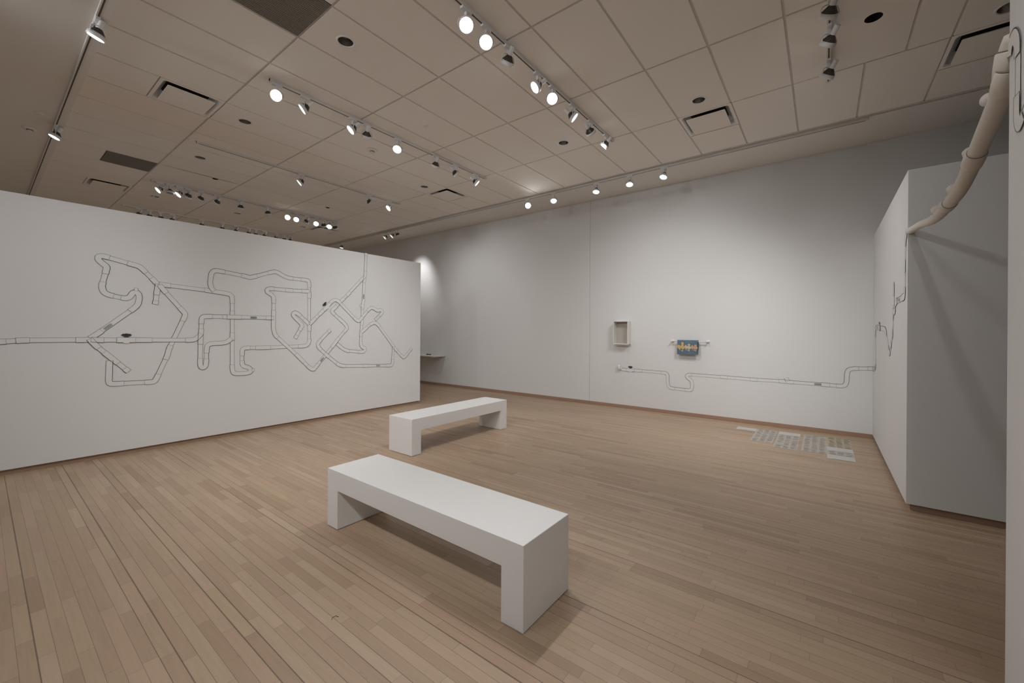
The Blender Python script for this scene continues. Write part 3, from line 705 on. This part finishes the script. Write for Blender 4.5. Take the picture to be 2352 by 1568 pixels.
e = tag(empty('towel_rail', (XB, 1.912, 1.352)), 'white towel rail with two round brackets on the back wall', 'towel rail')
MB().tube([(-.075, -.31, 0), (-.075, .31, 0)], .008, M['white'], 12).build('bar', e)
for s_ in (-1, 1):
    b = MB(); b.lathe([(.030, 0), (.030, .006), (.020, .012), (.013, .030), (.012, .070), (.018, .082), (.016, .094), (.004, .097)], M['white'], 20, Matrix.Translation((-.0005, s_*.30, 0)) @ Matrix.Rotation(-math.pi/2, 4, 'Y'))
    b.build('bracket', e)
# towel draped over the rail
def towel():
    e = tag(empty('hand_towel', (XB-.075, 1.930, 1.352)), 'blue hand towel with yellow ducklings folded over the white rail on the back wall', 'towel')
    mb = MB(); n, hw = 26, .175
    prof = []
    for k in range(9): prof.append((.018+.004*k/8, -.150+.150*k/8))
    for k in range(1, 8):
        a = math.pi*k/8; prof.append((.022*math.cos(a)-.002, .020*math.sin(a)))
    for k in range(13): prof.append((-.026-.010*math.sin(k/12*math.pi*.8), -.232*k/12))
    G_ = []
    for i in range(n+1):
        y = -hw+2*hw*i/n
        G_.append([(px+.0035*math.sin(y*60+pz*12)*min(1, abs(pz)*6), y+.003*math.sin(pz*25), pz-.004*math.cos(y*9)*abs(pz)*4) for px, pz in prof])
    for i in range(n):
        for j in range(len(prof)-1): mb.face([G_[i][j], G_[i][j+1], G_[i+1][j+1], G_[i+1][j]], M['blue'], True)
    o = mb.build('cloth', e); sd = o.modifiers.new('solid', 'SOLIDIFY'); sd.thickness = .009; sd.offset = 0
    def blob(cy, cz, ry, rz, ma, d=0, rot=0):
        c_, s_ = math.cos(rot), math.sin(rot)
        return [(-.0425-d, cy+ry*math.cos(a)*c_-rz*math.sin(a)*s_, cz+ry*math.cos(a)*s_+rz*math.sin(a)*c_) for a in [2*math.pi*k/20 for k in range(20)]], ma
    # y decreases to the right in the photograph
    for (y0, sc_, ma, hd) in ((.103, 1.30, 'yellow', 1.5), (-.010, 1.12, 'cream', .75), (-.120, 1.12, 'peach', .35)):
        mb = MB(); zc = -.112
        for P_, m_ in (blob(y0, zc, .050*sc_, .026*sc_, ma), blob(y0+.034*sc_, zc+.022, .018*sc_, .020*sc_, ma, .0006), blob(y0-.016*sc_, zc+.028*hd, .016*sc_, .030*sc_, ma, .0010),
                       blob(y0-.016*sc_, zc+.028*hd+.026*sc_, .019*sc_, .018*sc_, ma, .0014), blob(y0+.012, zc-.036*sc_, .030, .009, ma, .0004, .4), blob(y0-.022, zc-.044*sc_, .008, .018, ma, .0008, .3)):
            mb.face(list(reversed(P_)), M[m_])
        mb.build('printed_duckling', o)
    mb = MB().box(-.040, -.028, -.180, -.172, -.228, -.012, M['blued']); mb.build('dark_hem', o)
towel()
e = tag(empty('pipe_stub', (XB, 3.225, .775)), 'small projecting white pipe elbow where the low pipe drawing begins on the back wall', 'pipe fitting')
MB().tube([(-.002, 0, 0), (-.050, 0, 0), (-.066, 0, .006), (-.074, 0, .022), (-.076, 0, .095)], .022, M['white'], 18).build('elbow', e)
MB().lathe([(.017, .0), (.017, .001)], M['slot'], 18, Matrix.Translation((-.076, 0, .0955))).build('opening', e)
MB().lathe([(.034, .0), (.034, .004), (.024, .008)], M['white'], 20, Matrix.Translation((0, 0, 0)) @ Matrix.Rotation(-math.pi/2, 4, 'Y')).build('wall_collar', e)
e = tag(empty('wall_shelf', (XB, 8.95, .83)), 'thin white shelf on the back wall just past the left partition', 'shelf')
MB().box(-.42, -.001, -.68, .70, -.022, 0, M['cabinet']).build('board', e, bevel=.002)
for y in (-.45, .1, .5): MB().box(-.30, -.001, y-.006, y+.006, -.060, -.022, M['cabinet']).build('bracket', e)
e = tag(empty('dark_object', (7.72, 8.83, .8305)), 'small low dark object lying on the white shelf', 'small object')
MB().tube([(0, -.085, .014), (0, -.05, .016), (.006, 0, .012), (.002, .055, .015)], [.010, .012, .010, .013], M['handle'], 10).build('shaft', e)
MB().lathe([(.020, 0), (.024, .010), (.021, .026), (.010, .032)], M['handle'], 14, Matrix.Translation((0, .075, 0))).build('knob', e)

# ------------------------------------------------------------------ printed sheets laid on the floor
SH, SW = .2135, .272
cols_ = [(1.085, 7.455, 1, -1), (.815, 7.470, 4, 0), (.527, 7.485, 5, 1), (.222, 7.510, 5, 2), (-.046, 7.545, 6, 3)]
colname = ['alone at the far left', 'second column from left', 'third column from left', 'fourth column from left', 'rightmost column']
rown = ['nearest the wall', 'second from wall', 'third from wall', 'fourth from wall', 'fifth from wall', 'sixth from wall']
def sheet(ytop, xtop, style, label):
    e = tag(empty('printed_sheet', (xtop-SH/2, ytop-SW/2, 0)), label, 'paper sheet', 'printed sheets laid out on the floor')
    pm = {'p': 'paper', 'c': 'cpaper', 'b': 'bpaper', 'd': 'paper', 's': 'cpaper'}[style]
    MB().box(-SH/2+.002, SH/2-.002, -SW/2+.002, SW/2-.002, .0006, .0022, M[pm]).build('sheet', e)
    mb = MB()
    if style in 'pcds':
        rows_ = 7
        for r_ in range(rows_):
            xx = SH/2-.020-r_*.028
            for q in range(3):
                if random.random() < .10: continue
                yy = SW/2-.020-q*.083-random.uniform(0, .014); ln = random.uniform(.045, .070)
                dk = 'textd' if random.random() < {'p': .10, 'c': .5, 'd': .45, 's': .3}[style] else 'text'
                th = random.uniform(.008, .013)
                mb.face([(xx, yy, .0026), (xx-th, yy, .0026), (xx-th, yy-ln, .0026), (xx, yy-ln, .0026)][::-1], M[dk])
    else:
        mb.box(-SH/2+.001, -SH/2+.006, -SW/2+.01, SW/2-.05, .0020, .0026, M['textd'])
    mb.build('printed_lines', e)
STY = [['b'], ['p', 'p', 'p', 'd'], ['b', 'd', 'p', 'p', 'd'], ['p', 'p', 'p', 'p', 'p'], ['c', 'c', 's', 'b', 'd', 'b']]
SN = dict(p='grey text', c='dark bars on cream', b='almost no print', d='dark text bars', s='sparse lines on cream')
for (yt, xt, n, k), nm, st in zip(cols_, colname, STY):
    for r_ in range(n):
        sheet(yt, xt-r_*(SH+.001), st[r_], 'floor sheet with %s, %s, %s' % (SN[st[r_]], nm, rown[r_]))
mb = MB()
mb.tube([(0, 0, .0012), (.012, .012, .0014), (.030, .010, .0014), (.034, -.008, .0012)], .0013, M['speck'], 6)
o = mb.build('floor_scuff'); o.location = (1.13, 2.04, 0); tag(o, 'tiny dark curled scuff on the floorboards in front of the foreground bench', 'scuff mark')
